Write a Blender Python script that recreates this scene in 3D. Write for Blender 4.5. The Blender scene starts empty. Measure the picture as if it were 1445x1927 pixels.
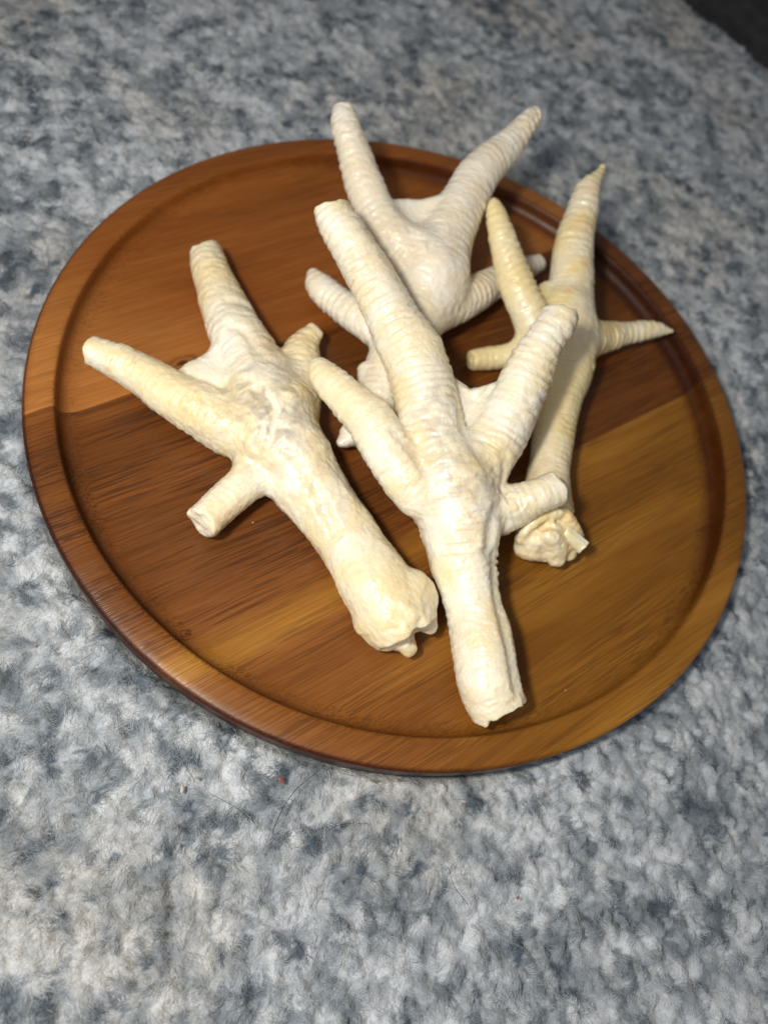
import bpy, bmesh, math, random
import numpy as np
from mathutils import Vector, Matrix

random.seed(4)
rng = np.random.default_rng(11)
scene = bpy.context.scene
col = scene.collection

# ------------------------------------------------------------------ camera, world, lamps, exposure
cam_d = bpy.data.cameras.new('camera'); cam = bpy.data.objects.new('camera', cam_d); col.objects.link(cam)
cam_d.sensor_fit = 'VERTICAL'; cam_d.sensor_height = 36; cam_d.sensor_width = 27
cam_d.lens = 25.99
CAM = Vector((0.0, -0.18085, 0.23943))
CX = Vector((0.91192359, 0.34690252, 0.21921225)); CY = Vector((-0.4096163, 0.80165526, 0.43538872)); CZ = Vector((-0.02469522, -0.48683415, 0.87314527))
m = Matrix((CX, CY, CZ)).transposed().to_4x4(); m.translation = CAM
cam.matrix_world = m
cam_d.clip_start = 0.01; cam_d.clip_end = 20
cam_d.dof.use_dof = True; cam_d.dof.focus_distance = 0.222; cam_d.dof.aperture_fstop = 8.0
scene.camera = cam

w = bpy.data.worlds.new('World'); scene.world = w; w.use_nodes = True
bg = w.node_tree.nodes['Background']; bg.inputs[0].default_value = (1.0, 0.93, 0.86, 1); bg.inputs[1].default_value = 0.17

def area(name, loc, target, size, power, color, size_y=None):
    d = bpy.data.lights.new(name, 'AREA'); d.energy = power; d.color = color; d.size = size
    if size_y: d.shape = 'RECTANGLE'; d.size_y = size_y
    o = bpy.data.objects.new(name, d); col.objects.link(o); o.location = loc
    o.rotation_euler = (Vector(target) - Vector(loc)).to_track_quat('-Z', 'Y').to_euler()
    return o
KEY = CAM - CX * 0.072 + CY * 0.045 + CZ * 0.05
area('phone_torch', KEY, (0.0, -0.03, 0), 0.030, 0.95, (1.0, 0.90, 0.73))
area('soft_fill', (-0.20, -0.46, 0.42), (0, -0.20, 0), 0.36, 1.75, (0.85, 0.91, 1.0))  # added fill lamp out of view, no real window; brightens the near rug

scene.view_settings.view_transform = 'Standard'; scene.view_settings.look = 'None'
scene.view_settings.exposure = 0.0; scene.view_settings.gamma = 1.0

FEET_MM = {
 'left': {
  'chains': [
   ('toe', 1, [(-108.64, -47.67, 20.0, 4.77), (-100.58, -46.71, 19.0, 6.14), (-91.46, -46.75, 18.0, 7.13), (-75.54, -49.21, 17.5, 8.46), (-63.68, -50.06, 17.5, 9.61), (-53.03, -51.33, 17.5, 9.98), (-43.52, -49.88, 18.0, 10.77)]),
   ('toe', 1, [(-98.39, 18.27, 15.0, 6.33), (-88.4, 5.52, 15.5, 7.68), (-79.4, -3.75, 16.0, 8.81), (-70.42, -13.34, 17.0, 10.09), (-60.67, -22.61, 17.5, 11.53), (-49.82, -32.87, 18.0, 13.49), (-43.16, -39.7, 18.0, 14.12)]),
   ('stub', 1, [(-46.41, -87.19, 16.0, 6.15), (-43.57, -77.72, 16.0, 5.91), (-40.33, -67.32, 16.5, 6.75), (-39.04, -59.29, 17.0, 8.51), (-35.67, -51.68, 18.0, 11.23)]),
   ('toe', 0.5, [(-45.48, 4.25, 16.0, 3.2), (-46.65, -3.51, 15.0, 5.7), (-44.77, -11.32, 15.0, 7.5), (-39.92, -22.51, 15.5, 7.75), (-36.84, -32.82, 17.0, 7.97)]),
   ('shank', 1, [(-46.54, -39.04, 18.0, 12.64), (-39.33, -45.96, 18.5, 14.36), (-28.92, -54.36, 18.5, 13.58), (-13.04, -64.63, 17.5, 11.37), (-3.81, -70.11, 17.0, 10.91), (4.61, -76.06, 17.0, 10.97), (12.02, -82.29, 18.0, 11.69), (18.6, -87.27, 17.5, 11.96), (24.04, -90.88, 17.0, 11.9), (27.38, -93.1, 16.0, 10.84)]),
   ('nub', 0.3, [(27.24, -94.58, 15.0, 4.9), (30.02, -96.28, 14.0, 3.5), (31.36, -97.68, 13.0, 2.45)]),
   ('nub', 0.3, [(28.03, -86.78, 19.0, 6.66), (31.63, -86.75, 17.0, 4.59), (34.85, -87.74, 15.0, 2.49)]),
   ('nub', 0, [(24.56, -82.41, 19.0, 8.84), (27.74, -82.53, 18.0, 7.09)]),
   ('nub', 0.3, [(17.79, -94.46, 15.0, 6.99), (22.92, -97.27, 13.0, 4.21)]),
   ('nub', 0.2, [(-48.38, -48.81, 23.0, 5.54), (-54.3, -44.72, 23.0, 4.1)]),
  ],
  'webs': [
   ((-48.69, -34.59, 19.0, 4.15), [(-74.32, -39.9, 18.0, 4.11), (-72.64, -33.95, 16.5, 4.18), (-70.5, -27.82, 16.5, 4.23), (-70.71, -21.01, 16.5, 4.28), (-70.76, -14.41, 17.0, 4.33)]),
  ], 'cuts': [
   (2.2, 1.5, [(30.19, -95.68, 16.0), (31.65, -94.51, 18.0), (34.45, -91.8, 16.0), (38.27, -88.99, 14.0)]),
   (1.4, 0.7, [(-55.71, -39.38, 20.0), (-49.89, -41.95, 21.0), (-43.86, -45.56, 22.0), (-37.91, -52.01, 22.0)]),
   (1.2, 0.6, [(-70.37, -19.81, 20.0), (-65.25, -19.53, 20.0), (-56.82, -26.38, 21.0)]),
   (1.5, 0.6, [(-37.73, -56.66, 22.0), (-29.68, -59.34, 22.0), (-19.39, -64.72, 21.0), (-6.96, -75.86, 21.0)]),
   (1.0, 0.6, [(-77.29, -7.74, 18.0), (-73.85, -6.01, 19.0), (-69.89, -3.74, 18.0)]),
   (1.2, 0.6, [(-40.75, -64.6, 21.0), (-35.17, -66.2, 21.0), (-31.79, -64.95, 20.0)]),
  ]},
 'front': {
  'chains': [
   ('toe', 1, [(-54.63, 26.47, 53.0, 6.5), (-49.42, 22.72, 51.0, 7.29), (-43.68, 18.71, 50.0, 7.46), (-32.85, 12.5, 46.0, 8.27), (-22.59, 4.88, 43.0, 8.84), (-14.9, -0.72, 40.5, 9.61), (-6.94, -5.86, 38.0, 10.98), (0.35, -14.11, 35.0, 10.92), (7.24, -23.93, 33.0, 11.19), (13.43, -33.09, 31.0, 11.84), (21.78, -41.07, 29.0, 12.89)]),
   ('toe', 1, [(34.51, 22.13, 57.0, 6.03), (34.3, 17.7, 55.5, 6.4), (32.85, 10.63, 52.0, 6.78), (32.39, 1.34, 46.0, 8.35), (32.5, -10.75, 40.0, 9.29), (31.6, -20.36, 34.0, 10.09), (30.01, -30.23, 30.0, 10.42)]),
   ('toe', 1, [(-36.47, -20.65, 31.0, 2.92), (-30.46, -25.93, 31.5, 5.39), (-21.45, -30.71, 32.5, 6.47), (-10.74, -35.92, 33.0, 7.9), (-1.64, -42.64, 32.0, 8.21), (6.36, -47.52, 30.0, 8.57), (14.32, -50.12, 28.0, 9.34)]),
   ('stub', 1, [(57.56, -28.66, 33.0, 6.19), (52.07, -34.31, 31.0, 6.16), (47.72, -38.0, 27.0, 7.14), (42.7, -42.38, 24.0, 8.28)]),
   ('shank', 1, [(21.2, -37.31, 30.0, 12.26), (24.88, -44.63, 28.0, 14.02), (31.87, -53.97, 24.0, 13.6), (37.93, -65.19, 21.0, 11.09), (45.23, -75.47, 19.0, 9.52), (51.91, -86.36, 18.5, 10.04), (56.76, -95.35, 17.5, 10.07), (61.44, -100.88, 16.0, 9.5), (64.96, -103.86, 15.0, 8.96)]),
  ],
  'webs': [
   ((24.31, -40.9, 29.0, 2.36), [(3.18, -9.85, 35.0, 2.45), (9.43, -8.04, 33.0, 2.47), (14.75, -9.07, 32.5, 2.47), (17.77, -10.1, 32.0, 2.47), (20.6, -6.92, 33.0, 2.48), (24.91, -6.6, 39.0, 2.43)]),
   ((32.69, -35.29, 27.0, 2.4), [(17.77, -10.1, 32.0, 2.47), (21.63, -6.86, 33.0, 2.48), (25.44, -6.3, 39.0, 2.44)]),
  ], 'cuts': [
   (1.3, 0.8, [(16.19, -21.92, 34.0), (19.77, -28.1, 33.0), (23.54, -33.08, 32.0), (29.32, -36.91, 31.0)]),
   (2.0, 1.2, [(40.25, -48.04, 28.0), (40.78, -54.98, 27.0), (42.77, -62.11, 26.0)]),
   (1.8, 0.9, [(45.95, -61.77, 24.0), (49.99, -71.9, 23.0), (56.58, -83.73, 23.0), (62.36, -93.14, 22.0), (65.5, -98.6, 20.0)]),
   (1.0, 0.6, [(-1.22, -41.42, 34.0), (5.44, -43.64, 34.0), (12.71, -48.81, 32.0)]),
   (1.3, 0.6, [(35.32, -30.99, 30.0), (38.13, -33.63, 29.0), (40.18, -37.83, 28.0)]),
  ]},
 'back': {
  'chains': [
   ('toe', 1, [(-72.46, 80.99, 52.0, 3.7), (-68.37, 75.24, 50.0, 5.42), (-61.28, 68.64, 46.0, 6.29), (-52.98, 60.7, 41.0, 7.4), (-43.65, 53.11, 37.0, 7.83), (-33.87, 47.29, 34.0, 9.14), (-22.35, 45.06, 30.0, 10.98)]),
   ('toe', 1, [(-1.92, 128.23, 55.0, 3.04), (-4.75, 121.11, 53.0, 4.65), (-8.12, 107.66, 48.0, 6.47), (-13.64, 90.34, 44.0, 8.4), (-14.86, 75.83, 39.0, 9.45), (-15.32, 62.69, 35.0, 10.48), (-14.07, 51.01, 31.0, 12.39), (-13.23, 42.95, 29.0, 13.62)]),
   ('toe', 1, [(-58.43, 31.54, 15.0, 2.01), (-52.6, 26.08, 15.0, 5.55), (-43.3, 22.25, 16.0, 6.16), (-33.73, 18.05, 18.0, 6.74), (-23.76, 15.8, 20.0, 7.75), (-15.75, 20.29, 22.0, 8.64)]),
   ('toe', 1, [(25.22, 92.41, 15.0, 3.71), (17.41, 79.97, 16.0, 5.57), (8.69, 62.66, 18.0, 6.8), (1.31, 45.77, 21.0, 7.92), (-7.58, 35.24, 23.0, 9.28)]),
   ('shank', 1, [(-20.58, 49.05, 31.0, 10.76), (-14.62, 43.16, 28.0, 13.55), (-12.07, 33.31, 24.0, 12.85), (-13.18, 22.97, 21.5, 11.87), (-13.69, 9.82, 18.5, 10.46), (-12.37, -7.76, 16.5, 9.4), (-12.18, -21.45, 15.0, 8.42), (-12.45, -30.56, 14.0, 7.51)]),
   ('nub', 0.2, [(-20.65, -5.39, 18.0, 3.67), (-20.1, -10.11, 18.0, 1.62)]),
   ('nub', 0.2, [(-15.81, -31.19, 13.0, 3.96), (-17.74, -35.32, 13.0, 1.77)]),
  ],
  'webs': [
   ((-22.38, 50.02, 32.0, 2.53), [(-41.23, 53.9, 39.0, 2.49), (-35.2, 62.48, 37.0, 2.54), (-27.54, 67.13, 37.0, 2.56), (-21.83, 69.62, 40.0, 2.55)]),
  ], 'cuts': [
  ]},
 'yellow': {
  'chains': [
   ('toe', 1, [(32.6, 126.71, 47.0, 0.96), (32.4, 122.08, 46.0, 1.91), (31.48, 117.36, 45.0, 3.08), (30.54, 112.91, 43.0, 4.74), (32.19, 103.9, 39.0, 6.61), (34.23, 90.3, 34.0, 7.97), (37.96, 79.05, 30.0, 8.86), (41.58, 68.27, 26.0, 9.51), (43.57, 56.36, 24.0, 10.99)]),
   ('toe', 1, [(-3.6, 78.49, 44.0, 1.78), (-0.52, 74.76, 42.0, 4.01), (7.72, 64.96, 38.0, 5.78), (17.85, 55.42, 32.0, 6.68), (26.82, 48.78, 28.0, 7.36), (33.91, 45.64, 24.0, 8.54), (42.47, 46.42, 22.0, 9.06)]),
   ('toe', 1, [(14.46, 27.19, 12.0, 3.83), (20.46, 31.66, 12.0, 4.77), (28.35, 35.51, 14.0, 5.23), (34.32, 38.92, 18.0, 6.79), (39.92, 44.23, 21.0, 8.15)]),
   ('toe', 1, [(90.36, 84.78, 18.0, 0.98), (87.7, 83.98, 17.5, 1.95), (83.42, 82.19, 17.0, 3.41), (71.36, 73.43, 16.0, 4.82), (62.12, 64.55, 17.0, 6.63), (55.39, 56.99, 19.0, 8.37), (48.95, 51.25, 21.0, 9.16)]),
   ('shank', 1, [(41.47, 58.95, 25.0, 9.39), (48.16, 49.53, 22.0, 10.23), (52.6, 36.54, 19.0, 9.23), (53.0, 19.17, 17.0, 8.59), (56.64, -4.56, 15.5, 7.88), (58.65, -17.24, 15.5, 8.52), (61.11, -27.43, 16.0, 9.15)]),
  ],
  'webs': [
   ((41.9, 51.48, 23.0, 1.96), [(27.21, 56.79, 28.0, 1.95), (29.48, 64.25, 27.0, 1.98), (33.26, 68.35, 27.0, 1.99)]),
  ], 'cuts': [
  ]},
}
KNOB_MM = [('shank', 0, [(59.68, -22.01, 16.0, 7.23), (61.96, -28.21, 16.0, 8.54), (63.07, -34.84, 16.0, 9.03)]), ('nub', 0, [(54.14, -45.2, 18.0, 1.34), (54.24, -42.87, 23.0, 1.89), (56.81, -38.26, 25.0, 2.08), (61.16, -33.73, 25.0, 2.1), (66.54, -31.85, 24.0, 2.12), (71.02, -32.23, 21.0, 1.94), (74.06, -33.41, 18.0, 1.37)]), ('nub', 0, [(58.99, -40.88, 16.0, 6.21), (59.13, -43.53, 13.0, 5.07)]), ('nub', 0, [(62.66, -44.1, 13.0, 3.51), (65.13, -43.8, 12.0, 2.35)]), ('nub', 0, [(65.7, -40.36, 18.0, 5.02), (69.4, -42.63, 14.0, 3.9)]), ('nub', 0, [(61.78, -42.04, 23.0, 2.46), (64.16, -41.76, 23.0, 2.27)]), ('nub', 0, [(70.06, -35.84, 17.0, 4.69), (73.83, -38.12, 13.0, 3.16)]), ('nub', 0, [(72.87, -33.5, 17.0, 2.36), (75.11, -35.16, 15.0, 1.97)])]
SHARD = [(0.0672, -0.035, 0.0235), (0.0771, -0.0371, 0.0225), (0.0752, -0.0412, 0.02), (0.0667, -0.0395, 0.022)]
H1 = [(0.0196, -0.1415, 0.0035), (0.0173, -0.1455, 0.0035), (0.0152, -0.1496, 0.0035), (0.0141, -0.154, 0.0035), (0.0137, -0.1589, 0.0035), (0.0138, -0.1624, 0.0035)]
H2 = [(0.0653, -0.1519, 0.0035), (0.0677, -0.1548, 0.0035), (0.0707, -0.1574, 0.0035), (0.0748, -0.1593, 0.0035)]
H3 = [(0.0033, -0.1974, 0.0035), (0.0058, -0.1969, 0.0035), (0.008, -0.1969, 0.0035), (0.0102, -0.1972, 0.0035)]
H4 = [(-0.0071, -0.1597, 0.0035), (-0.0034, -0.1598, 0.0035), (0.0007, -0.1602, 0.0035), (0.0041, -0.1609, 0.0035), (0.0084, -0.1621, 0.0035)]
H5 = [(0.0453, -0.1779, 0.0035), (0.0455, -0.1824, 0.0035), (0.0455, -0.1864, 0.0035), (0.0456, -0.1904, 0.0035)]
H6 = [(0.0277, -0.1577, 0.0035), (0.0298, -0.1544, 0.0035), (0.0339, -0.1518, 0.0035), (0.0392, -0.1497, 0.0035)]
CRUMBS = {'red': (0.0103, -0.1483, 0.003), 'white': (-0.0151, -0.1613, 0.002), 'tan': (-0.0126, -0.1569, 0.002), 'fleck1': (-0.0333, -0.0757, 0.006), 'fleck2': (0.0875, -0.0853, 0.006), 'rust': (0.0888, -0.152, 0.003)}
RUG_EDGE = [(0.0063, 0.4524, 0.002), (0.0325, 0.4276, 0.002), (0.0605, 0.4064, 0.002), (0.0805, 0.396, 0.002), (0.0972, 0.3875, 0.002), (0.1117, 0.3795, 0.002), (0.126, 0.3717, 0.002), (0.1483, 0.3556, 0.002), (0.189, 0.32, 0.002), (0.2256, 0.2754, 0.002)]
FOLD = [(-0.0081, -0.1815, 0.0), (-0.0038, -0.1883, 0.0), (-0.0009, -0.1955, 0.0), (0.0037, -0.2031, 0.0)]

ZR = 0.014; ZF = 0.006; RAD = 0.14
GRAIN = math.radians(53.0)

# ------------------------------------------------------------------ helpers
def tag(o, label=None, cat=None, group=None, kind=None):
    if label: o['label'] = label
    if cat: o['category'] = cat
    if group: o['group'] = group
    if kind: o['kind'] = kind
    return o
def empty(name, loc=(0, 0, 0)):
    o = bpy.data.objects.new(name, None); col.objects.link(o); o.location = loc; o.empty_display_size = 0.02; return o
def mesh_obj(name, verts, faces, mat=None, parent=None, smooth=True):
    me = bpy.data.meshes.new(name)
    if isinstance(verts, np.ndarray):
        me.vertices.add(len(verts)); me.vertices.foreach_set('co', verts.astype(np.float32).ravel())
        nf, k = faces.shape
        me.loops.add(nf * k); me.loops.foreach_set('vertex_index', faces.astype(np.int32).ravel())
        me.polygons.add(nf); me.polygons.foreach_set('loop_start', np.arange(0, nf * k, k, dtype=np.int32))
        me.update(calc_edges=True)
    else:
        me.from_pydata(verts, [], faces); me.update()
    if smooth: me.polygons.foreach_set('use_smooth', np.ones(len(me.polygons), dtype=bool))
    me.validate()
    o = bpy.data.objects.new(name, me); col.objects.link(o)
    if mat: me.materials.append(mat)
    if parent: o.parent = parent; o.matrix_parent_inverse = Matrix.Translation(parent.location).inverted()
    return o

def hash3(i, j, k, seed):
    n = (i.astype(np.int64) * 73856093) ^ (j.astype(np.int64) * 19349663) ^ (k.astype(np.int64) * 83492791) ^ (seed * 2654435)
    n = (n ^ (n >> 13)) * 1274126177 & 0x7fffffff
    n = (n ^ (n >> 11)) * 668265263 & 0x7fffffff
    return ((n >> 7) & 0xffff) / 65535.0
def vnoise(p, scale, seed=0):
    """smooth value noise in -1..1 for an (n,3) array"""
    q = p * scale; b = np.floor(q); f = q - b; f = f * f * (3 - 2 * f); b = b.astype(np.int64)
    out = 0
    for dx in (0, 1):
        wx = f[:, 0] if dx else 1 - f[:, 0]
        for dy in (0, 1):
            wy = f[:, 1] if dy else 1 - f[:, 1]
            for dz in (0, 1):
                wz = f[:, 2] if dz else 1 - f[:, 2]
                out = out + wx * wy * wz * hash3(b[:, 0] + dx, b[:, 1] + dy, b[:, 2] + dz, seed)
    return out * 2 - 1

# ------------------------------------------------------------------ materials
class NT:
    def __init__(s, name):
        s.m = bpy.data.materials.new(name); s.m.use_nodes = True; s.t = s.m.node_tree; s.b = s.t.nodes['Principled BSDF']
        s.out = s.t.nodes['Material Output']
    def n(s, typ, **kw):
        nd = s.t.nodes.new(typ)
        for k, v in kw.items():
            if k.startswith('i_'):
                key = k[2:]; key = int(key) if key.isdigit() else key
                if hasattr(v, 'is_output'): s.t.links.new(v, nd.inputs[key])
                else: nd.inputs[key].default_value = v
            else: setattr(nd, k, v)
        return nd
    def link(s, a, b): s.t.links.new(a, b)
    def noise(s, vec, scale, detail=4, rough=0.5, dist=0.0):
        x = s.n('ShaderNodeTexNoise'); x.inputs['Scale'].default_value = scale; x.inputs['Detail'].default_value = detail
        x.inputs['Roughness'].default_value = rough; x.inputs['Distortion'].default_value = dist
        s.link(vec, x.inputs['Vector']); return x.outputs['Fac']
    def map(s, vec, loc=(0, 0, 0), rot=(0, 0, 0), scale=(1, 1, 1)):
        x = s.n('ShaderNodeMapping'); x.inputs['Location'].default_value = loc; x.inputs['Rotation'].default_value = rot; x.inputs['Scale'].default_value = scale
        s.link(vec, x.inputs['Vector']); return x.outputs[0]
    def ramp(s, fac, stops):
        x = s.n('ShaderNodeValToRGB'); e = x.color_ramp.elements
        while len(e) < len(stops): e.new(0.5)
        for i, (p, c) in enumerate(stops):
            e[i].position = p; e[i].color = (*c, 1) if len(c) == 3 else c
        s.link(fac, x.inputs[0]); return x.outputs[0]
    def mix(s, fac, a, b, mode='MIX'):
        x = s.n('ShaderNodeMix'); x.data_type = 'RGBA'; x.blend_type = mode
        for v, sock in ((fac, x.inputs[0]), (a, x.inputs[6]), (b, x.inputs[7])):
            if hasattr(v, 'is_output'): s.link(v, sock)
            else: sock.default_value = v if not isinstance(v, tuple) or len(v) == 4 else (*v, 1)
        return x.outputs[2]
    def math(s, op, a, b=0.0, clamp=False):
        x = s.n('ShaderNodeMath'); x.operation = op; x.use_clamp = clamp
        for v, sock in ((a, x.inputs[0]), (b, x.inputs[1])):
            if hasattr(v, 'is_output'): s.link(v, sock)
            else: sock.default_value = v
        return x.outputs[0]
    def bump(s, h, strength, dist, normal=None):
        x = s.n('ShaderNodeBump'); x.inputs['Strength'].default_value = strength; x.inputs['Distance'].default_value = dist
        s.link(h, x.inputs['Height'])
        if normal is not None: s.link(normal, x.inputs['Normal'])
        return x.outputs[0]

def wood(name, offset, dark, mid, light, figure_scale=1.0, pores=1.0, heart=None, orange=False):
    """oiled hardwood; grain runs along world angle GRAIN; board's own tones"""
    t = NT(name); co = t.n('ShaderNodeTexCoord').outputs['Object']
    g = t.map(co, rot=(0, 0, -GRAIN)); g = t.map(g, loc=offset)
    warp = t.noise(t.map(g, scale=(7, 13, 10)), 1.0, 1)
    wv = t.n('ShaderNodeVectorMath', operation='MULTIPLY_ADD')
    cmb = t.n('ShaderNodeCombineXYZ'); t.link(warp, cmb.inputs[1]); t.link(warp, cmb.inputs[2])
    t.link(cmb.outputs[0], wv.inputs[0]); wv.inputs[1].default_value = (0, 0.009, 0.004); t.link(g, wv.inputs[2]); gw = wv.outputs[0]
    broad = t.noise(t.map(gw, scale=(4, 42, 30)), figure_scale, 3, 0.55)
    bands = t.noise(t.map(gw, scale=(9, 190, 120)), 1.0, 4, 0.6)
    fib = t.noise(t.map(gw, scale=(60, 1500, 900)), 1.0, 3, 0.6)
    pore = t.noise(t.map(gw, scale=(48, 2300, 2300)), 1.0, 1, 0.4)
    pore2 = t.noise(t.map(gw, scale=(28, 1250, 1250)), 1.0, 2, 0.5)
    base = t.ramp(broad, [(0.30, dark), (0.52, mid), (0.72, light)])
    if heart:                                            # darker heartwood runs into pale sapwood along this board
        sx = t.n('ShaderNodeSeparateXYZ'); t.link(t.map(co, rot=(0, 0, -GRAIN)), sx.inputs[0]); u, v = sx.outputs[0], sx.outputs[1]
        wob = t.math('MULTIPLY', t.math('SUBTRACT', broad, 0.5), 0.05)
        # sapwood starts beyond a slanting line; a pale streak hugs the glue line
        e = t.math('ADD', t.math('ADD', t.math('MULTIPLY', u, 0.55), t.math('MULTIPLY', v, -0.30)), wob)
        sap = t.ramp(t.math('ADD', t.math('MULTIPLY', e, 10.0), 0.42), [(0.30, (0, 0, 0)), (0.62, (1, 1, 1))])
        dv = t.math('ABSOLUTE', t.math('ADD', t.math('ADD', v, 0.0535), t.math('MULTIPLY', wob, 0.15)))
        streak = t.math('MULTIPLY', t.ramp(t.math('MULTIPLY', dv, 100.0), [(0.15, (1, 1, 1)), (0.75, (0, 0, 0))]), 0.75)
        base = t.mix(t.math('MAXIMUM', sap, streak), t.mix(0.75, base, heart), base)
    if orange:                                           # paler at both ends, darker belly
        sx = t.n('ShaderNodeSeparateXYZ'); t.link(t.map(co, rot=(0, 0, -GRAIN)), sx.inputs[0]); u, v = sx.outputs[0], sx.outputs[1]
        wob = t.math('MULTIPLY', t.math('SUBTRACT', broad, 0.5), 0.06)
        e = t.math('ADD', t.math('SUBTRACT', t.math('ABSOLUTE', t.math('SUBTRACT', u, 0.01)), t.math('MULTIPLY', t.math('SUBTRACT', v, 0.05), 1.1)), wob)
        base = t.mix(t.ramp(t.math('MULTIPLY', e, 10.0), [(0.25, (0, 0, 0)), (0.95, (1, 1, 1))]), base, orange)
    base = t.mix(t.math('MULTIPLY', t.ramp(bands, [(0.35, (1, 1, 1)), (0.62, (0, 0, 0))]), 0.28), base, t.mix(1.0, base, (0.52, 0.40, 0.30), 'MULTIPLY'))
    base = t.mix(0.18, base, t.ramp(fib, [(0.3, (0.25, 0.22, 0.20)), (0.7, (0.85, 0.8, 0.75))]), 'OVERLAY')
    pm = t.math('ADD', t.ramp(pore, [(0.53, (0, 0, 0)), (0.60, (1, 1, 1))]), t.ramp(pore2, [(0.545, (0, 0, 0)), (0.60, (1, 1, 1))]), True)
    clus = t.ramp(t.noise(t.map(gw, scale=(14, 90, 90)), 1.0, 3), [(0.36, (0.25, 0.25, 0.25)), (0.56, (1, 1, 1))])
    pm = t.math('MULTIPLY', t.math('MULTIPLY', pm, clus), pores)
    base = t.mix(t.math('MULTIPLY', pm, 0.80), base, (0.028, 0.010, 0.004))
    if orange:                                           # a pin knot beside the glue line
        kn = t.n('ShaderNodeVectorMath', operation='DISTANCE'); km = t.n('ShaderNodeCombineXYZ'); t.link(t.math('MULTIPLY', u, 0.45), km.inputs[0]); t.link(v, km.inputs[1])
        t.link(km.outputs[0], kn.inputs[0]); kn.inputs[1].default_value = (-0.073 * 0.45, 0.0508, 0)
        kd = t.math('ADD', t.math('MULTIPLY', kn.outputs['Value'], 100.0), t.math('MULTIPLY', t.math('SUBTRACT', fib, 0.5), 0.12))
        base = t.mix(t.ramp(kd, [(0.06, (1, 1, 1)), (0.16, (0, 0, 0)), (0.24, (0.55, 0.55, 0.55)), (0.36, (0, 0, 0))]), base, (0.06, 0.022, 0.006))
    # end grain drinks more oil: darker where the turned surface cuts across the fibres
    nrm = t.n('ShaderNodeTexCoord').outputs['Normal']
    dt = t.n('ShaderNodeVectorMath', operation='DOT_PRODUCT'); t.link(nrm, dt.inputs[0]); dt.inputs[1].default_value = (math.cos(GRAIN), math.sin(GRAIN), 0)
    dneg = t.math('MULTIPLY', dt.outputs['Value'], -1.0)    # faces at one end of the boards turn darker than at the other
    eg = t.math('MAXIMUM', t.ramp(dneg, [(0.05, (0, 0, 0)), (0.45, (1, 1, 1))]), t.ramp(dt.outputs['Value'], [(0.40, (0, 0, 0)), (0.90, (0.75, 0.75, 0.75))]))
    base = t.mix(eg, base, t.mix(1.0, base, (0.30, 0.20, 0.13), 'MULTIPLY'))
    t.link(base, t.b.inputs['Base Color'])
    t.link(t.ramp(fib, [(0.3, (0.30,) * 3), (0.7, (0.46,) * 3)]), t.b.inputs['Roughness'])
    t.b.inputs['Specular IOR Level'].default_value = 0.28
    h = t.math('SUBTRACT', t.math('MULTIPLY', fib, 0.35), pm)
    t.link(t.bump(h, 0.20, 0.0003), t.b.inputs['Normal'])
    return t.m
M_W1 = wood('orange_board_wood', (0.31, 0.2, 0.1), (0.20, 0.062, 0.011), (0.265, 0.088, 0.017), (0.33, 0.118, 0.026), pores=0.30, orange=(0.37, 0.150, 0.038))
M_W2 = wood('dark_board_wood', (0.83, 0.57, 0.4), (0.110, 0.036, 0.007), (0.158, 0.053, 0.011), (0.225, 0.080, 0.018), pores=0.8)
M_W3 = wood('golden_board_wood', (0.47, 0.93, 0.7), (0.175, 0.070, 0.009), (0.245, 0.104, 0.014), (0.38, 0.180, 0.030), pores=0.5, heart=(0.195, 0.066, 0.015))

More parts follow.
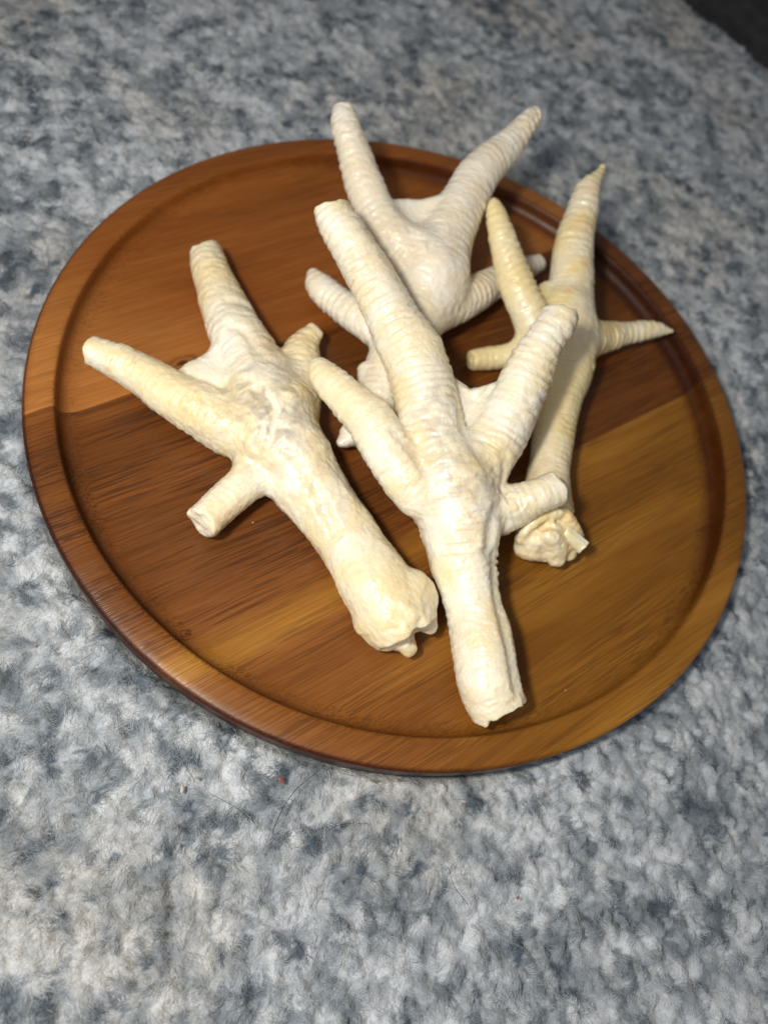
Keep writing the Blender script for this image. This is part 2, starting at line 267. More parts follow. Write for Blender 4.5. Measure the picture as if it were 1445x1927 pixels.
def skin(name, pale, warm, deep, gloss=0.42, coat=0.22):
    """dried puffed skin: cream, faintly translucent, crinkled and a bit greasy"""
    t = NT(name); co = t.n('ShaderNodeTexCoord').outputs['Object']
    big = t.noise(co, 55, 4, 0.55, 0.4); midn = t.noise(co, 260, 4, 0.6); fine = t.noise(co, 1100, 3, 0.6)
    c = t.ramp(big, [(0.42, pale), (0.54, tuple((a + b) / 2 for a, b in zip(pale, warm))), (0.66, warm)])
    c = t.mix(t.ramp(t.noise(co, 85, 5, 0.6, 0.5), [(0.50, (0, 0, 0)), (0.75, (0.55, 0.55, 0.55))]), c, deep)
    c = t.mix(t.ramp(midn, [(0.52, (0, 0, 0)), (0.80, (0.35, 0.35, 0.35))]), c, (0.45, 0.40, 0.34))
    at = t.n('ShaderNodeAttribute', attribute_name='stain')
    sep = t.n('ShaderNodeSeparateColor'); t.link(at.outputs['Color'], sep.inputs[0])
    grey = t.math('MULTIPLY', sep.outputs[0], t.ramp(t.noise(co, 150, 3, 0.5, 0.8), [(0.42, (0, 0, 0)), (0.60, (0.85, 0.85, 0.85))]))
    c = t.mix(grey, c, (0.36, 0.33, 0.285))
    c = t.mix(t.math('MULTIPLY', sep.outputs[1], 0.9), c, warm)
    c = t.mix(t.math('MULTIPLY', sep.outputs[2], 0.6), c, deep)
    c = t.mix(t.math('MULTIPLY', at.outputs['Alpha'], 0.85), c, (0.88, 0.86, 0.77))
    c = t.mix(0.12, c, t.ramp(fine, [(0.3, (0.3, 0.3, 0.3)), (0.7, (0.75, 0.75, 0.75))]), 'OVERLAY')
    t.link(c, t.b.inputs['Base Color'])
    t.link(t.ramp(midn, [(0.38, (gloss - 0.08,) * 3), (0.62, (gloss + 0.30,) * 3)]), t.b.inputs['Roughness'])
    t.b.inputs['Subsurface Weight'].default_value = 0.50
    t.b.inputs['Subsurface Radius'].default_value = (1.0, 0.6, 0.32)
    t.b.inputs['Subsurface Scale'].default_value = 0.0030
    t.b.inputs['Specular IOR Level'].default_value = 0.6
    t.b.inputs['Coat Weight'].default_value = 0.50; t.b.inputs['Coat Roughness'].default_value = coat
    vor = t.n('ShaderNodeTexVoronoi'); vor.inputs['Scale'].default_value = 620; t.link(co, vor.inputs['Vector'])
    h = t.math('ADD', t.math('MULTIPLY', fine, 0.8), t.math('ADD', t.math('MULTIPLY', midn, 0.8), t.math('MULTIPLY', vor.outputs['Distance'], 0.6)))
    t.link(t.bump(h, 0.42, 0.0005), t.b.inputs['Normal'])
    return t.m
M_S1 = skin('cream_skin', (0.83, 0.785, 0.655), (0.81, 0.68, 0.40), (0.66, 0.47, 0.24), 0.34, 0.10)
M_S2 = skin('ivory_skin', (0.83, 0.80, 0.70), (0.80, 0.685, 0.44), (0.70, 0.52, 0.29), 0.36, 0.12)
M_S3 = skin('chalky_skin', (0.83, 0.795, 0.715), (0.81, 0.73, 0.57), (0.74, 0.60, 0.42), 0.46, 0.22)
M_S4 = skin('yellow_skin', (0.83, 0.77, 0.60), (0.81, 0.68, 0.36), (0.74, 0.50, 0.22), 0.48, 0.2)
M_BONE = skin('bone', (0.84, 0.77, 0.58), (0.82, 0.65, 0.32), (0.78, 0.52, 0.20), 0.40, 0.2)

# ------------------------------------------------------------------ floor beneath the rug
t = NT('dark_floor'); co = t.n('ShaderNodeTexCoord').outputs['Object']
t.link(t.ramp(t.noise(co, 60, 5, 0.6), [(0.3, (0.010, 0.011, 0.018)), (0.7, (0.050, 0.050, 0.058))]), t.b.inputs['Base Color']); t.b.inputs['Roughness'].default_value = 0.9
fl = mesh_obj('floor', [(-3, -3, -0.03), (3, -3, -0.03), (3, 3, -0.03), (-3, 3, -0.03)], [(0, 1, 2, 3)], t.m, smooth=False)
tag(fl, kind='structure')

# ------------------------------------------------------------------ rug
def clump_mask(xy):
    """light/dark yarn mottling, 0 dark .. 1 light"""
    p = np.column_stack([xy, np.zeros(len(xy))])
    v = 0.66 * vnoise(p, 190, 5) + 0.30 * vnoise(p, 85, 6) + 0.10 * vnoise(p, 20, 7)
    return np.clip(0.68 + 0.62 * v, -0.2, 1.15)
def tuft_layer(xy, sp, H, la, lb, seed):
    """teardrop yarn tufts on a jittered lattice: height, tone, lie direction of the topmost one at every point"""
    ci = np.floor(xy / sp).astype(np.int64); best = np.full(len(xy), -1.0); tone = np.zeros(len(xy)); ang = np.zeros(len(xy))
    z0 = np.zeros(len(xy), np.int64)
    for di in (-1, 0, 1):
        for dj in (-1, 0, 1):
            I, J = ci[:, 0] + di, ci[:, 1] + dj
            hx, hy, hz, ha, ht = (hash3(I, J, z0, seed + q) for q in range(5))
            c = np.column_stack([(I + 0.1 + 0.8 * hx) * sp, (J + 0.1 + 0.8 * hy) * sp]); d = xy - c
            th = ha * 6.2832; u = d[:, 0] * np.cos(th) + d[:, 1] * np.sin(th); v = -d[:, 0] * np.sin(th) + d[:, 1] * np.cos(th)
            wd = lb * (1.0 - 0.35 * u / la)
            rho = (u / la) ** 2 + (v / np.maximum(wd, lb * 0.4)) ** 2
            h = H * (0.45 + 0.75 * hz) * np.sqrt(np.clip(1 - rho, 0, 1)) * (1 + 0.25 * u / la)
            m_ = (h > best) & (rho < 1); best[m_] = h[m_]; ang[m_] = th[m_]; tone[m_] = ht[m_] + 10 * 0
    return np.maximum(best, 0), tone, ang, best > 0
edge = np.array(RUG_EDGE)[:, :2]
def inside_dist(xy):
    """signed distance to the rug's border on the far right, positive inside"""
    best = np.full(len(xy), 1e9); sgn = np.ones(len(xy))
    for a, b in zip(edge[:-1], edge[1:]):
        d = b - a; L = d @ d; tt = np.clip(((xy - a) @ d) / L, 0, 1); q = a + tt[:, None] * d
        r = np.hypot(*(xy - q).T); crs = d[0] * (xy[:, 1] - a[1]) - d[1] * (xy[:, 0] - a[0])
        m_ = r < best; best[m_] = r[m_]; sgn[m_] = np.where(crs[m_] < 0, 1, -1)
    return best * sgn
fold = np.array(FOLD)[:, :2]
def rug_fields(xy):
    p = np.column_stack([xy, np.zeros(len(xy))])
    wxy = xy + 0.0011 * np.column_stack([vnoise(p, 300, 31), vnoise(p, 300, 32)])
    h1, t1, a1, k1 = tuft_layer(wxy, 0.0040, 0.0027, 0.0042, 0.0025, 50)
    h2, t2, a2, k2 = tuft_layer(wxy + 3.3, 0.0029, 0.0023, 0.0029, 0.0017, 80)
    top = h1 >= h2; h = np.where(top, h1, h2); tone = np.where(top, t1, t2); ang = np.where(top, a1, a2)
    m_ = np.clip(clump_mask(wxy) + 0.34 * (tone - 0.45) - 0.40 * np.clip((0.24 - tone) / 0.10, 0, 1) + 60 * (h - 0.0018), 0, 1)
    h = h + 0.0016 * vnoise(p, 30, 23) + 0.0007 * vnoise(p, 500, 24)
    for a, b in zip(fold[:-1], fold[1:]):
        d = b - a; tt = np.clip(((xy - a) @ d) / (d @ d), 0, 1); q = a + tt[:, None] * d
        r = np.hypot(*(xy - q).T); h -= 0.0034 * np.exp(-((r + 0.0006 * vnoise(p, 260, 91)) / 0.0013) ** 2) * np.clip(0.7 + 0.6 * vnoise(p, 150, 92), 0.1, 1.2)
    e = inside_dist(xy)
    k = np.clip(1 - e / 0.010, 0, 1); h = h - 0.026 * (1 - np.sqrt(np.clip(1 - k * k, 0, 1)))
    r = np.hypot(xy[:, 0], xy[:, 1])                     # pile pressed down under the tray
    press = np.clip((RAD + 0.0032 - r) / 0.008, 0, 1); press = press * press * (3 - 2 * press)
    return (h - 0.0008) * (1 - press) - 0.0075 * press, m_, ang
rug = empty('rug'); tag(rug, 'fluffy blue-grey mottled rug lying under the round wooden tray', 'rug')
X0, X1, Y0, Y1 = -0.46, 0.46, -0.36, 0.62
step = 0.0011
gx = np.arange(X0, X1, step); gy = np.arange(Y0, Y1, step)
GX, GY = np.meshgrid(gx, gy, indexing='ij'); xy = np.column_stack([GX.ravel(), GY.ravel()])
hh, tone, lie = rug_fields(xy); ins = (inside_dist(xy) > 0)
Hg, Tg, Ag = (v.reshape(GX.shape) for v in (hh, tone, lie))
def look(Gd, p, smooth=True):
    u = np.clip((p[:, 0] - X0) / step, 0, Gd.shape[0] - 1.01); v = np.clip((p[:, 1] - Y0) / step, 0, Gd.shape[1] - 1.01)
    if not smooth: return Gd[np.rint(u).astype(int), np.rint(v).astype(int)]
    i, j = u.astype(int), v.astype(int); fu, fv = u - i, v - j
    return Gd[i, j] * (1 - fu) * (1 - fv) + Gd[i + 1, j] * fu * (1 - fv) + Gd[i, j + 1] * (1 - fu) * fv + Gd[i + 1, j + 1] * fu * fv
V = np.column_stack([xy, hh]); idx = np.arange(len(V)).reshape(GX.shape)
quads = np.stack([idx[:-1, :-1], idx[1:, :-1], idx[1:, 1:], idx[:-1, 1:]], -1).reshape(-1, 4)
quads = quads[ins[quads].all(1)]
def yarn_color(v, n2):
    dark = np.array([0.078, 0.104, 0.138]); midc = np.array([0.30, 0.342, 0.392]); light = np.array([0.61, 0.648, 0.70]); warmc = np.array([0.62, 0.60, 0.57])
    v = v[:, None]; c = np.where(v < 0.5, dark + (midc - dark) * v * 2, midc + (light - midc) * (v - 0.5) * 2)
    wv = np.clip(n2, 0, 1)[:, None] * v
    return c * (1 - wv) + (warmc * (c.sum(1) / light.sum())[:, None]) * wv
def add_color(me, name, rgb, domain='POINT'):
    a = me.attributes.new(name, 'FLOAT_COLOR', domain); a.data.foreach_set('color', (rgb if rgb.shape[1] == 4 else np.column_stack([rgb, np.ones(len(rgb))])).astype(np.float32).ravel())
t = NT('rug_backing_wool'); at_ = t.n('ShaderNodeAttribute', attribute_name='yarn'); co = t.n('ShaderNodeTexCoord').outputs['Object']
t.link(at_.outputs['Color'], t.b.inputs['Base Color']); t.b.inputs['Roughness'].default_value = 1.0; t.b.inputs['Specular IOR Level'].default_value = 0.1
t.link(t.bump(t.noise(co, 1500, 3, 0.7), 0.8, 0.001), t.b.inputs['Normal'])
back = mesh_obj('backing', V, quads, t.m, rug)
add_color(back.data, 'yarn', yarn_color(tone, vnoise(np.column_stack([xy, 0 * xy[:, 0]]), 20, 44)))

# pile: tufts of fine curly fibre
def pile(N, keep, rad, length, name):
    P0 = rng.uniform((X0, Y0), (X1, Y1), (N, 2)); P0 = P0[keep(P0)]
    P0 = P0[(inside_dist(P0) > 0.0) & (np.hypot(P0[:, 0], P0[:, 1]) > RAD - 0.001)]
    N = len(P0)
    m_ = np.clip(look(Tg, P0) + rng.normal(0, 0.07, N), 0, 1)
    th = look(Ag, P0, False) + rng.normal(0, 0.35, N); L = length * rng.uniform(0.5, 1.3, N)
    lift = np.abs(rng.normal(0, 0.0003, N)) + (rng.random(N) < 0.04) * rng.uniform(0.0005, 0.0018, N)
    ph = rng.uniform(0, 6.28, N); wob = rng.uniform(0.1, 0.55, N); turn = rng.normal(0, 0.5, N)
    pts = np.empty((N, 6, 3)); q = P0.copy()
    for k in range(6):
        s = k / 5
        if k:
            a = th + turn * s + wob * np.sin(ph + s * 6)
            q = q + np.column_stack([np.cos(a), np.sin(a)]) * (L / 5)[:, None]
        r = np.hypot(q[:, 0], q[:, 1])
        pts[:, k, :2] = q; z = look(Hg, q) - 0.0003 + (0.0003 + lift) * min(1, s * 2.2)
        pts[:, k, 2] = np.where(r < RAD, np.minimum(z, -0.0042 + 0.55 * (r - 0.130)), z)   # fibres slip under the tray's edge
    cu = bpy.data.hair_curves.new(name); cu.add_curves([6] * N)
    cu.points.foreach_set('position', pts.astype(np.float32).ravel())
    ra = np.repeat((rad * rng.uniform(0.7, 1.3, N))[:, None], 6, 1) * np.array([0.8, 1, 1, 0.9, 0.7, 0.3])
    if 'radius' not in cu.attributes: cu.attributes.new('radius', 'FLOAT', 'POINT')
    cu.attributes['radius'].data.foreach_set('value', ra.astype(np.float32).ravel())
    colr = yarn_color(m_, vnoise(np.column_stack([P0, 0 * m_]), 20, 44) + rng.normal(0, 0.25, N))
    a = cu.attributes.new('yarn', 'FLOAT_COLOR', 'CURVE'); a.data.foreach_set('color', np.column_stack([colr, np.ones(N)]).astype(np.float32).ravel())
    o = bpy.data.objects.new(name, cu); col.objects.link(o); o.parent = rug; o['kind'] = 'stuff'
    return o, N
t = NT('wool_fibre'); at_ = t.n('ShaderNodeAttribute', attribute_name='yarn')
t.link(at_.outputs['Color'], t.b.inputs['Base Color']); t.b.inputs['Roughness'].default_value = 0.75; t.b.inputs['Specular IOR Level'].default_value = 0.3
M_FIB = t.m
# visible ground wedge (with a margin) keeps the fibre count down
vis = np.array([(-0.30, 0.16), (0.14, 0.56), (0.27, 0.20), (0.24, -0.21), (-0.04, -0.29)])
cen = vis.mean(0)
def in_vis(c):
    ok = np.ones(len(c), bool)
    ang = np.argsort(np.arctan2(*(vis - cen).T[::-1])); vv = vis[ang]
    for a, b in zip(vv, np.roll(vv, -1, 0)):
        ok &= ((b[0] - a[0]) * (c[:, 1] - a[1]) - (b[1] - a[1]) * (c[:, 0] - a[0])) > 0
    return ok
def depth_of(c): return -((c[:, 0] - CAM.x) * CZ.x + (c[:, 1] - CAM.y) * CZ.y + (0 - CAM.z) * CZ.z)
near, n1 = pile(3800000, lambda c: in_vis(c) & (depth_of(c) < 0.30), 0.000045, 0.0036, 'pile')
far, n2 = pile(1300000, lambda c: in_vis(c) & (depth_of(c) >= 0.30), 0.00009, 0.0042, 'pile')
for o in (near, far): o.data.materials.append(M_FIB)
print('fibres', n1, n2)

# ------------------------------------------------------------------ tray
tray = empty('wooden_tray', (0, 0, ZF - 0.006)); tag(tray, 'round wooden tray of glued dark and golden boards with raised rim on the rug', 'tray')
RI = 0.1302
prof = [(0.0, ZF), (0.03, ZF), (0.06, ZF), (0.09, ZF), (0.112, ZF)]
for k in range(1, 9):                                    # cove up to the steep inner wall
    a = k / 8 * math.radians(80); rc = 0.0070
    prof.append((0.1215 + rc * math.sin(a) * 1.10, ZF + rc * (1 - math.cos(a)) * 0.80))
prof += [(RI - 0.0007, ZR - 0.0010), (RI - 0.0002, ZR - 0.0003), (RI + 0.0006, ZR), (RI + 0.003, ZR + 0.0001), (0.1365, ZR)]
for k in range(1, 7):                                    # eased outer arris
    a = k / 6 * math.radians(90); prof.append((0.1380 + 0.0020 * math.sin(a), ZR - 0.0016 * (1 - math.cos(a))))
prof += [(0.1400, ZR - 0.005), (0.1398, ZR - 0.0095), (0.1382, ZR - 0.0140), (0.133, ZR - 0.0168), (0.12, ZR - 0.0175), (0.0, ZR - 0.0175)]
SEG = 256
def lathe_bm():
    bm = bmesh.new(); rings = []
    for r, z in prof:
        if r == 0: rings.append([bm.verts.new((0, 0, z))])
        else: rings.append([bm.verts.new((r * math.cos(2 * math.pi * i / SEG), r * math.sin(2 * math.pi * i / SEG), z)) for i in range(SEG)])
    for A, B in zip(rings[:-1], rings[1:]):
        for i in range(SEG):
            j = (i + 1) % SEG
            if len(A) == 1: bm.faces.new((A[0], B[i], B[j]))
            elif len(B) == 1: bm.faces.new((A[i], B[0], A[j]))
            else: bm.faces.new((A[i], B[i], B[j], A[j]))
    bmesh.ops.recalc_face_normals(bm, faces=bm.faces); return bm
NV = Vector((-math.sin(GRAIN), math.cos(GRAIN), 0))
def board(lo, hi, mat, label):
    bm = lathe_bm()
    for s, flip in ((lo, True), (hi, False)):
        if s is None: continue
        bmesh.ops.bisect_plane(bm, geom=bm.verts[:] + bm.edges[:] + bm.faces[:], plane_co=NV * s, plane_no=NV, clear_inner=flip, clear_outer=not flip, dist=1e-7)
    me = bpy.data.meshes.new('board'); bm.normal_update(); bm.to_mesh(me); bm.free()
    for p in me.polygons: p.use_smooth = True
    me.materials.append(mat); o = bpy.data.objects.new('board', me); col.objects.link(o); o.parent = tray
    o.matrix_parent_inverse = Matrix.Translation(tray.location).inverted(); o['label'] = label
    return o
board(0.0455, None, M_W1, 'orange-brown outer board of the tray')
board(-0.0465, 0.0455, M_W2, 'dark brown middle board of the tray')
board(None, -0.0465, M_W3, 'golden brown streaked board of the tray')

# ------------------------------------------------------------------ chicken feet
VOX = 0.00043
def spline(nodes, per=7):
    P = np.array(nodes, float) / 1000.0
    if len(P) < 3: per = 4
    Q = np.vstack([2 * P[0] - P[1], P, 2 * P[-1] - P[-2]]); out = []
    for i in range(1, len(Q) - 2):
        for k in range(per):
            s = k / per; a, b, c, d = Q[i - 1:i + 3]
            out.append(0.5 * ((2 * b) + (-a + c) * s + (2 * a - 5 * b + 4 * c - d) * s * s + (-a + 3 * b - 3 * c + d) * s ** 3))
    out.append(P[-1]); return np.array(out)

class Grid:
    def __init__(s, pts, pad=0.006):
        s.lo = pts[:, :3].min(0) - pts[:, 3].max() - pad; hi = pts[:, :3].max(0) + pts[:, 3].max() + pad
        s.n = np.ceil((hi - s.lo) / VOX).astype(int) + 1
        s.ax = [s.lo[i] + VOX * np.arange(s.n[i]) for i in range(3)]
        s.d = np.full(s.n, 0.02, np.float32)
    def box(s, lo, hi):
        a = np.clip(np.floor((lo - s.lo) / VOX).astype(int), 0, s.n); b = np.clip(np.ceil((hi - s.lo) / VOX).astype(int) + 1, 0, s.n)
        return tuple(slice(a[i], b[i]) for i in range(3))

def chain_field(G, nodes, pad=0.005):
    S = spline(nodes); seglen = np.linalg.norm(np.diff(S[:, :3], axis=0), axis=1); arc = np.concatenate([[0], np.cumsum(seglen)])
    r = S[:, 3].max()
    bx = G.box(S[:, :3].min(0) - r - pad, S[:, :3].max(0) + r + pad)
    shp = tuple(b.stop - b.start for b in bx)
    D = np.full(shp, 0.02, np.float32); A = np.zeros(shp, np.float32)
    o = [b.start for b in bx]
    for i in range(len(S) - 1):
        a, b = S[i], S[i + 1]; rr = max(a[3], b[3])
        lb = G.box(np.minimum(a[:3], b[:3]) - rr - pad, np.maximum(a[:3], b[:3]) + rr + pad)
        X = G.ax[0][lb[0]][:, None, None]; Y = G.ax[1][lb[1]][None, :, None]; Z = G.ax[2][lb[2]][None, None, :]
        d = b[:3] - a[:3]; L2 = d @ d + 1e-12
        tt = np.clip(((X - a[0]) * d[0] + (Y - a[1]) * d[1] + (Z - a[2]) * d[2]) / L2, 0, 1).astype(np.float32)
        q = np.sqrt((X - a[0] - tt * d[0]) ** 2 + (Y - a[1] - tt * d[1]) ** 2 + (Z - a[2] - tt * d[2]) ** 2) - (a[3] + tt * (b[3] - a[3]))
        sub = tuple(slice(lb[k].start - o[k], lb[k].stop - o[k]) for k in range(3))
        Ds = D[sub]; As = A[sub]; mk = q < Ds
        Ds[mk] = q[mk]; As[mk] = (arc[i] + tt * seglen[i])[mk]
    return bx, D, A, S, arc

def smin(a, b, k):
    h = np.maximum(k - np.abs(a - b), 0) / k
    return np.minimum(a, b) - h * h * k * 0.25

def build_foot_mesh(spec, ridge, seed, ragged=0.0008, lumps=1.0, wrinkle=0.0, floor=ZF + 0.0002, blend=0.0045):
    allp = np.array([n for c in spec['chains'] for n in c[2]]) / 1000.0
    G = Grid(allp)
    for ci, (kind, cut, nodes) in enumerate(spec['chains']):
        bx, D, A, S, arc = chain_field(G, nodes)
        P = np.stack(np.meshgrid(G.ax[0][bx[0]], G.ax[1][bx[1]], G.ax[2][bx[2]], indexing='ij'), -1)
        near = np.abs(D) < 0.004; Pn = P[near]
        if kind in ('toe', 'shank', 'stub') and ridge > 0:
            lam = (3.5 if kind == 'toe' else 2.9) * 1e-3
            s = A[near].astype(np.float64) + 0.0011 * vnoise(Pn, 260, seed + ci) + 0.0016 * vnoise(Pn, 90, seed + ci + 9)
            ph = (s / lam) % 1.0
            saw = 1 - np.abs(2 * ph - 1) ** 2.2 if kind != 'shank' else np.abs(2 * ph - 1) ** 1.4    # round rings on toes, thin scale edges on the shank
            amp = 0.00088 * ridge * (0.65 + 0.6 * vnoise(Pn, 120, seed + 70 + ci)) * {'shank': 0.8, 'toe': 1.0, 'stub': 0.4}[kind]
            if kind == 'shank':
                fade = np.clip(1.25 - A[near] / arc[-1], 0.25, 1); amp = amp * fade
            patch = np.clip(0.85 + 0.7 * vnoise(Pn, 130, seed + 33 + ci), 0.25, 1.5)
            fine = np.abs(2 * ((A[near] / 0.00145 + 0.6 * vnoise(Pn, 300, seed + 12 + ci)) % 1.0) - 1)
            D[near] -= (amp * patch * (saw - 0.4) + 0.00016 * ridge * (fine - 0.5)).astype(np.float32)
        # trimmed ends: cut flat and a little ragged
        if cut >= 0.5:
            ends = [(S[0], S[1])] if kind != 'shank' else [(S[-1], S[-2])]
            for e, q in ends:
                if e[3] < 0.0024: continue
                tdir = (e[:3] - q[:3]); tdir /= np.linalg.norm(tdir)
                dd = (P - (e[:3] + tdir * e[3] * 0.10)) @ tdir
                m2 = (dd > -0.004) & (D < 0.004)
                Pm = P[m2]
                val = dd[m2] + ragged * vnoise(Pm, 420, seed + 3) + ragged * 1.4 * vnoise(Pm, 180, seed + 4) - 0.0
                k = 0.0009; a_, b_ = D[m2], val
                h = np.maximum(k - np.abs(a_ - b_), 0) / k
                D[m2] = np.maximum(a_, b_) + h * h * k * 0.25
        cur = G.d[bx]; G.d[bx] = smin(cur, D, blend if kind != 'nub' else 0.0018)
    for inner, outer in spec['webs']:
        O = spline(outer, 6)
        web = None
        for q in O:
            bx, D, A, S, arc = chain_field(G, [tuple(np.array(inner)), tuple(np.concatenate([(np.array(inner)[:3] * 0.45 + q[:3] * 1000 * 0.55) - np.array([0, 0, 0.6]), [q[3] * 1000]])), tuple(q * 1000)], 0.004)
            G.d[bx] = smin(G.d[bx], D, 0.0022)
    # creases: shallow grooves pressed into the upper surface
    for rad_, depth, path in spec.get('cuts', []):
        S = spline([(*p, rad_) for p in path], 6)
        ix = np.clip(((S[:, :2] - G.lo[:2]) / VOX).astype(int), 0, G.n[:2] - 1)
        nodes_ = []
        for (i, j), q in zip(ix, S):
            colm = np.where(G.d[i, j] < 0)[0]
            if len(colm): nodes_.append((q[0] * 1000, q[1] * 1000, (G.ax[2][colm[-1]] + rad_ * 1e-3 - (depth - 0.55) * 1e-3) * 1000, rad_))
        if len(nodes_) < 3: continue
        nodes_ = nodes_[::3] + [nodes_[-1]] if len(nodes_) > 9 else nodes_
        bx, D, A, S2, arc = chain_field(G, nodes_, 0.004)
        a_, b_ = G.d[bx], -D; k = 0.0028; h = np.maximum(k - np.abs(a_ - b_), 0) / k
        G.d[bx] = np.maximum(a_, b_) + h * h * k * 0.25
    # crinkles
    near = np.abs(G.d) < 0.0025; I = np.argwhere(near); P = G.lo + I * VOX
    dsp = lumps * (0.00060 * vnoise(P, 110, seed + 20) + 0.00022 * vnoise(P, 260, seed + 21) + 0.00013 * vnoise(P, 800, seed + 22))
    if wrinkle > 0:
        wr = 1 - np.abs(vnoise(P + 0.002 * np.column_stack([vnoise(P, 200, seed + 41)] * 3), 330, seed + 30)) * 2.2
        dsp += wrinkle * 0.00030 * np.clip(wr, -0.5, 1)
    for x, y, z, r, am in spec.get('crumple', []):
        wgt = am * np.exp(-(((P * 1000 - np.array([x, y, z])) * np.array([1, 1, 0.5])) ** 2).sum(1) / (r * r))
        Q = P + 0.0012 * np.column_stack([vnoise(P, 260, seed + 61), vnoise(P, 260, seed + 62), vnoise(P, 260, seed + 63)])
        fold_ = np.abs(vnoise(Q, 170, seed + 64)) * 2 - 0.7
        dsp += wgt * (0.0011 * fold_ + 0.00055 * (np.abs(vnoise(Q, 420, seed + 65)) * 2 - 0.7))
    G.d[near] += dsp.astype(np.float32)
    Z = G.ax[2][None, None, :]
    G.d = np.maximum(G.d, (floor - Z).astype(np.float32))
    return surface_nets(G)

def surface_nets(G):
    d = G.d; s = d < 0
    c = [s[:-1, :-1, :-1], s[1:, :-1, :-1], s[:-1, 1:, :-1], s[1:, 1:, :-1], s[:-1, :-1, 1:], s[1:, :-1, 1:], s[:-1, 1:, 1:], s[1:, 1:, 1:]]
    tot = sum(x.astype(np.int8) for x in c); act = (tot > 0) & (tot < 8)
    I = np.argwhere(act); vid = np.full(act.shape, -1, np.int64); vid[act] = np.arange(len(I))
    offs = [(0, 0, 0), (1, 0, 0), (0, 1, 0), (1, 1, 0), (0, 0, 1), (1, 0, 1), (0, 1, 1), (1, 1, 1)]
    dv = [d[I[:, 0] + o[0], I[:, 1] + o[1], I[:, 2] + o[2]] for o in offs]
    acc = np.zeros((len(I), 3)); cnt = np.zeros(len(I))
    for i, j in [(0, 1), (2, 3), (4, 5), (6, 7), (0, 2), (1, 3), (4, 6), (5, 7), (0, 4), (1, 5), (2, 6), (3, 7)]:
        a, b = dv[i], dv[j]; m_ = (a < 0) != (b < 0); tt = np.where(m_, a / np.where(m_, a - b, 1), 0)
        oi, oj = np.array(offs[i]), np.array(offs[j])
        acc += np.where(m_[:, None], oi + tt[:, None] * (oj - oi), 0); cnt += m_
    Vv = G.lo + VOX * (I + acc / cnt[:, None])
    faces = []
    for ax in range(3):
        u, v = (ax + 1) % 3, (ax + 2) % 3
        sl0 = [slice(None)] * 3; sl1 = [slice(None)] * 3; sl0[ax] = slice(None, -1); sl1[ax] = slice(1, None)
        a, b = s[tuple(sl0)], s[tuple(sl1)]
        for fl_, mk in ((False, a & ~b), (True, ~a & b)):
            E = np.argwhere(mk); E = E[(E[:, u] > 0) & (E[:, v] > 0) & (E[:, u] < d.shape[u] - 1) & (E[:, v] < d.shape[v] - 1)]
            q = []
            for du, dv_ in ((0, 0), (-1, 0), (-1, -1), (0, -1)):
                e = E.copy(); e[:, u] += du; e[:, v] += dv_; q.append(vid[e[:, 0], e[:, 1], e[:, 2]])
            q = np.stack(q, 1); faces.append(q if not fl_ else q[:, ::-1])
    F = np.concatenate(faces); F = F[(F >= 0).all(1)]
    return Vv, F

def stains(V, spots):
    """three masks: grey patches, warm zones, deep orange zones; spots: (x,y,z,r,channel,strength) in mm"""
    out = np.zeros((len(V), 4))
    for x, y, z, r, ch, st in spots:
        q = (V * 1000 - np.array([x, y, z])) * np.array([1, 1, 0.45]); out[:, ch] = np.maximum(out[:, ch], st * np.exp(-(q * q).sum(1) / (r * r)))
    return out
def node(foot, ci, ni): return FEET_MM[foot]['chains'][ci][2][ni]
def foot(key, label, mat, seed, spots, base, crumple=(), **kw):
    FEET_MM[key]['crumple'] = crumple
    V, F = build_foot_mesh(FEET_MM[key], seed=seed, **kw)
    root = empty('chicken_foot', base)
    tag(root, label, 'chicken foot', 'dried chicken feet on the tray')
    o = mesh_obj('body', V, F, mat, root)
    add_color(o.data, 'stain', stains(V, spots))
    print(key, len(V)); return root
def cr(f, c, n, r, am): x, y, z, _ = node(f, c, n); return (x, y, z + 4, r, am)
def sp(f, c, n, r, ch, st, dz=0): x, y, z, _ = node(f, c, n); return (x, y, z + dz, r, ch, st)

left = foot('left', 'cream chicken foot lying palm up on the left side of the wooden tray', M_S1, 100,
    [sp('left', 4, 0, 16, 0, 0.9), sp('left', 4, 1, 18, 0, 1.0), sp('left', 4, 3, 11, 0, 0.5), sp('left', 1, 1, 16, 1, 0.8), sp('left', 4, 3, 6, 2, 0.5), sp('left', 4, 6, 9, 1, 0.6), sp('left', 3, 1, 12, 1, 0.9),
     sp('left', 0, 3, 12, 1, 0.8), (*FEET_MM['left']['webs'][0][1][2][:3], 11, 3, 1.0), (*FEET_MM['left']['webs'][0][1][1][:3], 9, 3, 1.0), sp('left', 1, 4, 8, 2, 0.7), sp('left', 4, 4, 9, 2, 0.5), sp('left', 4, 7, 11, 1, 0.8)], (-0.05, -0.08, ZF), [cr('left', 4, 0, 13, 0.32), cr('left', 4, 1, 14, 0.30), cr('left', 4, 3, 10, 0.3), cr('left', 4, 9, 9, 0.7), cr('left', 0, 4, 10, 0.35), cr('left', 2, 3, 8, 0.45)],
    ridge=0.5, lumps=0.9, wrinkle=0.4, ragged=0.0007)
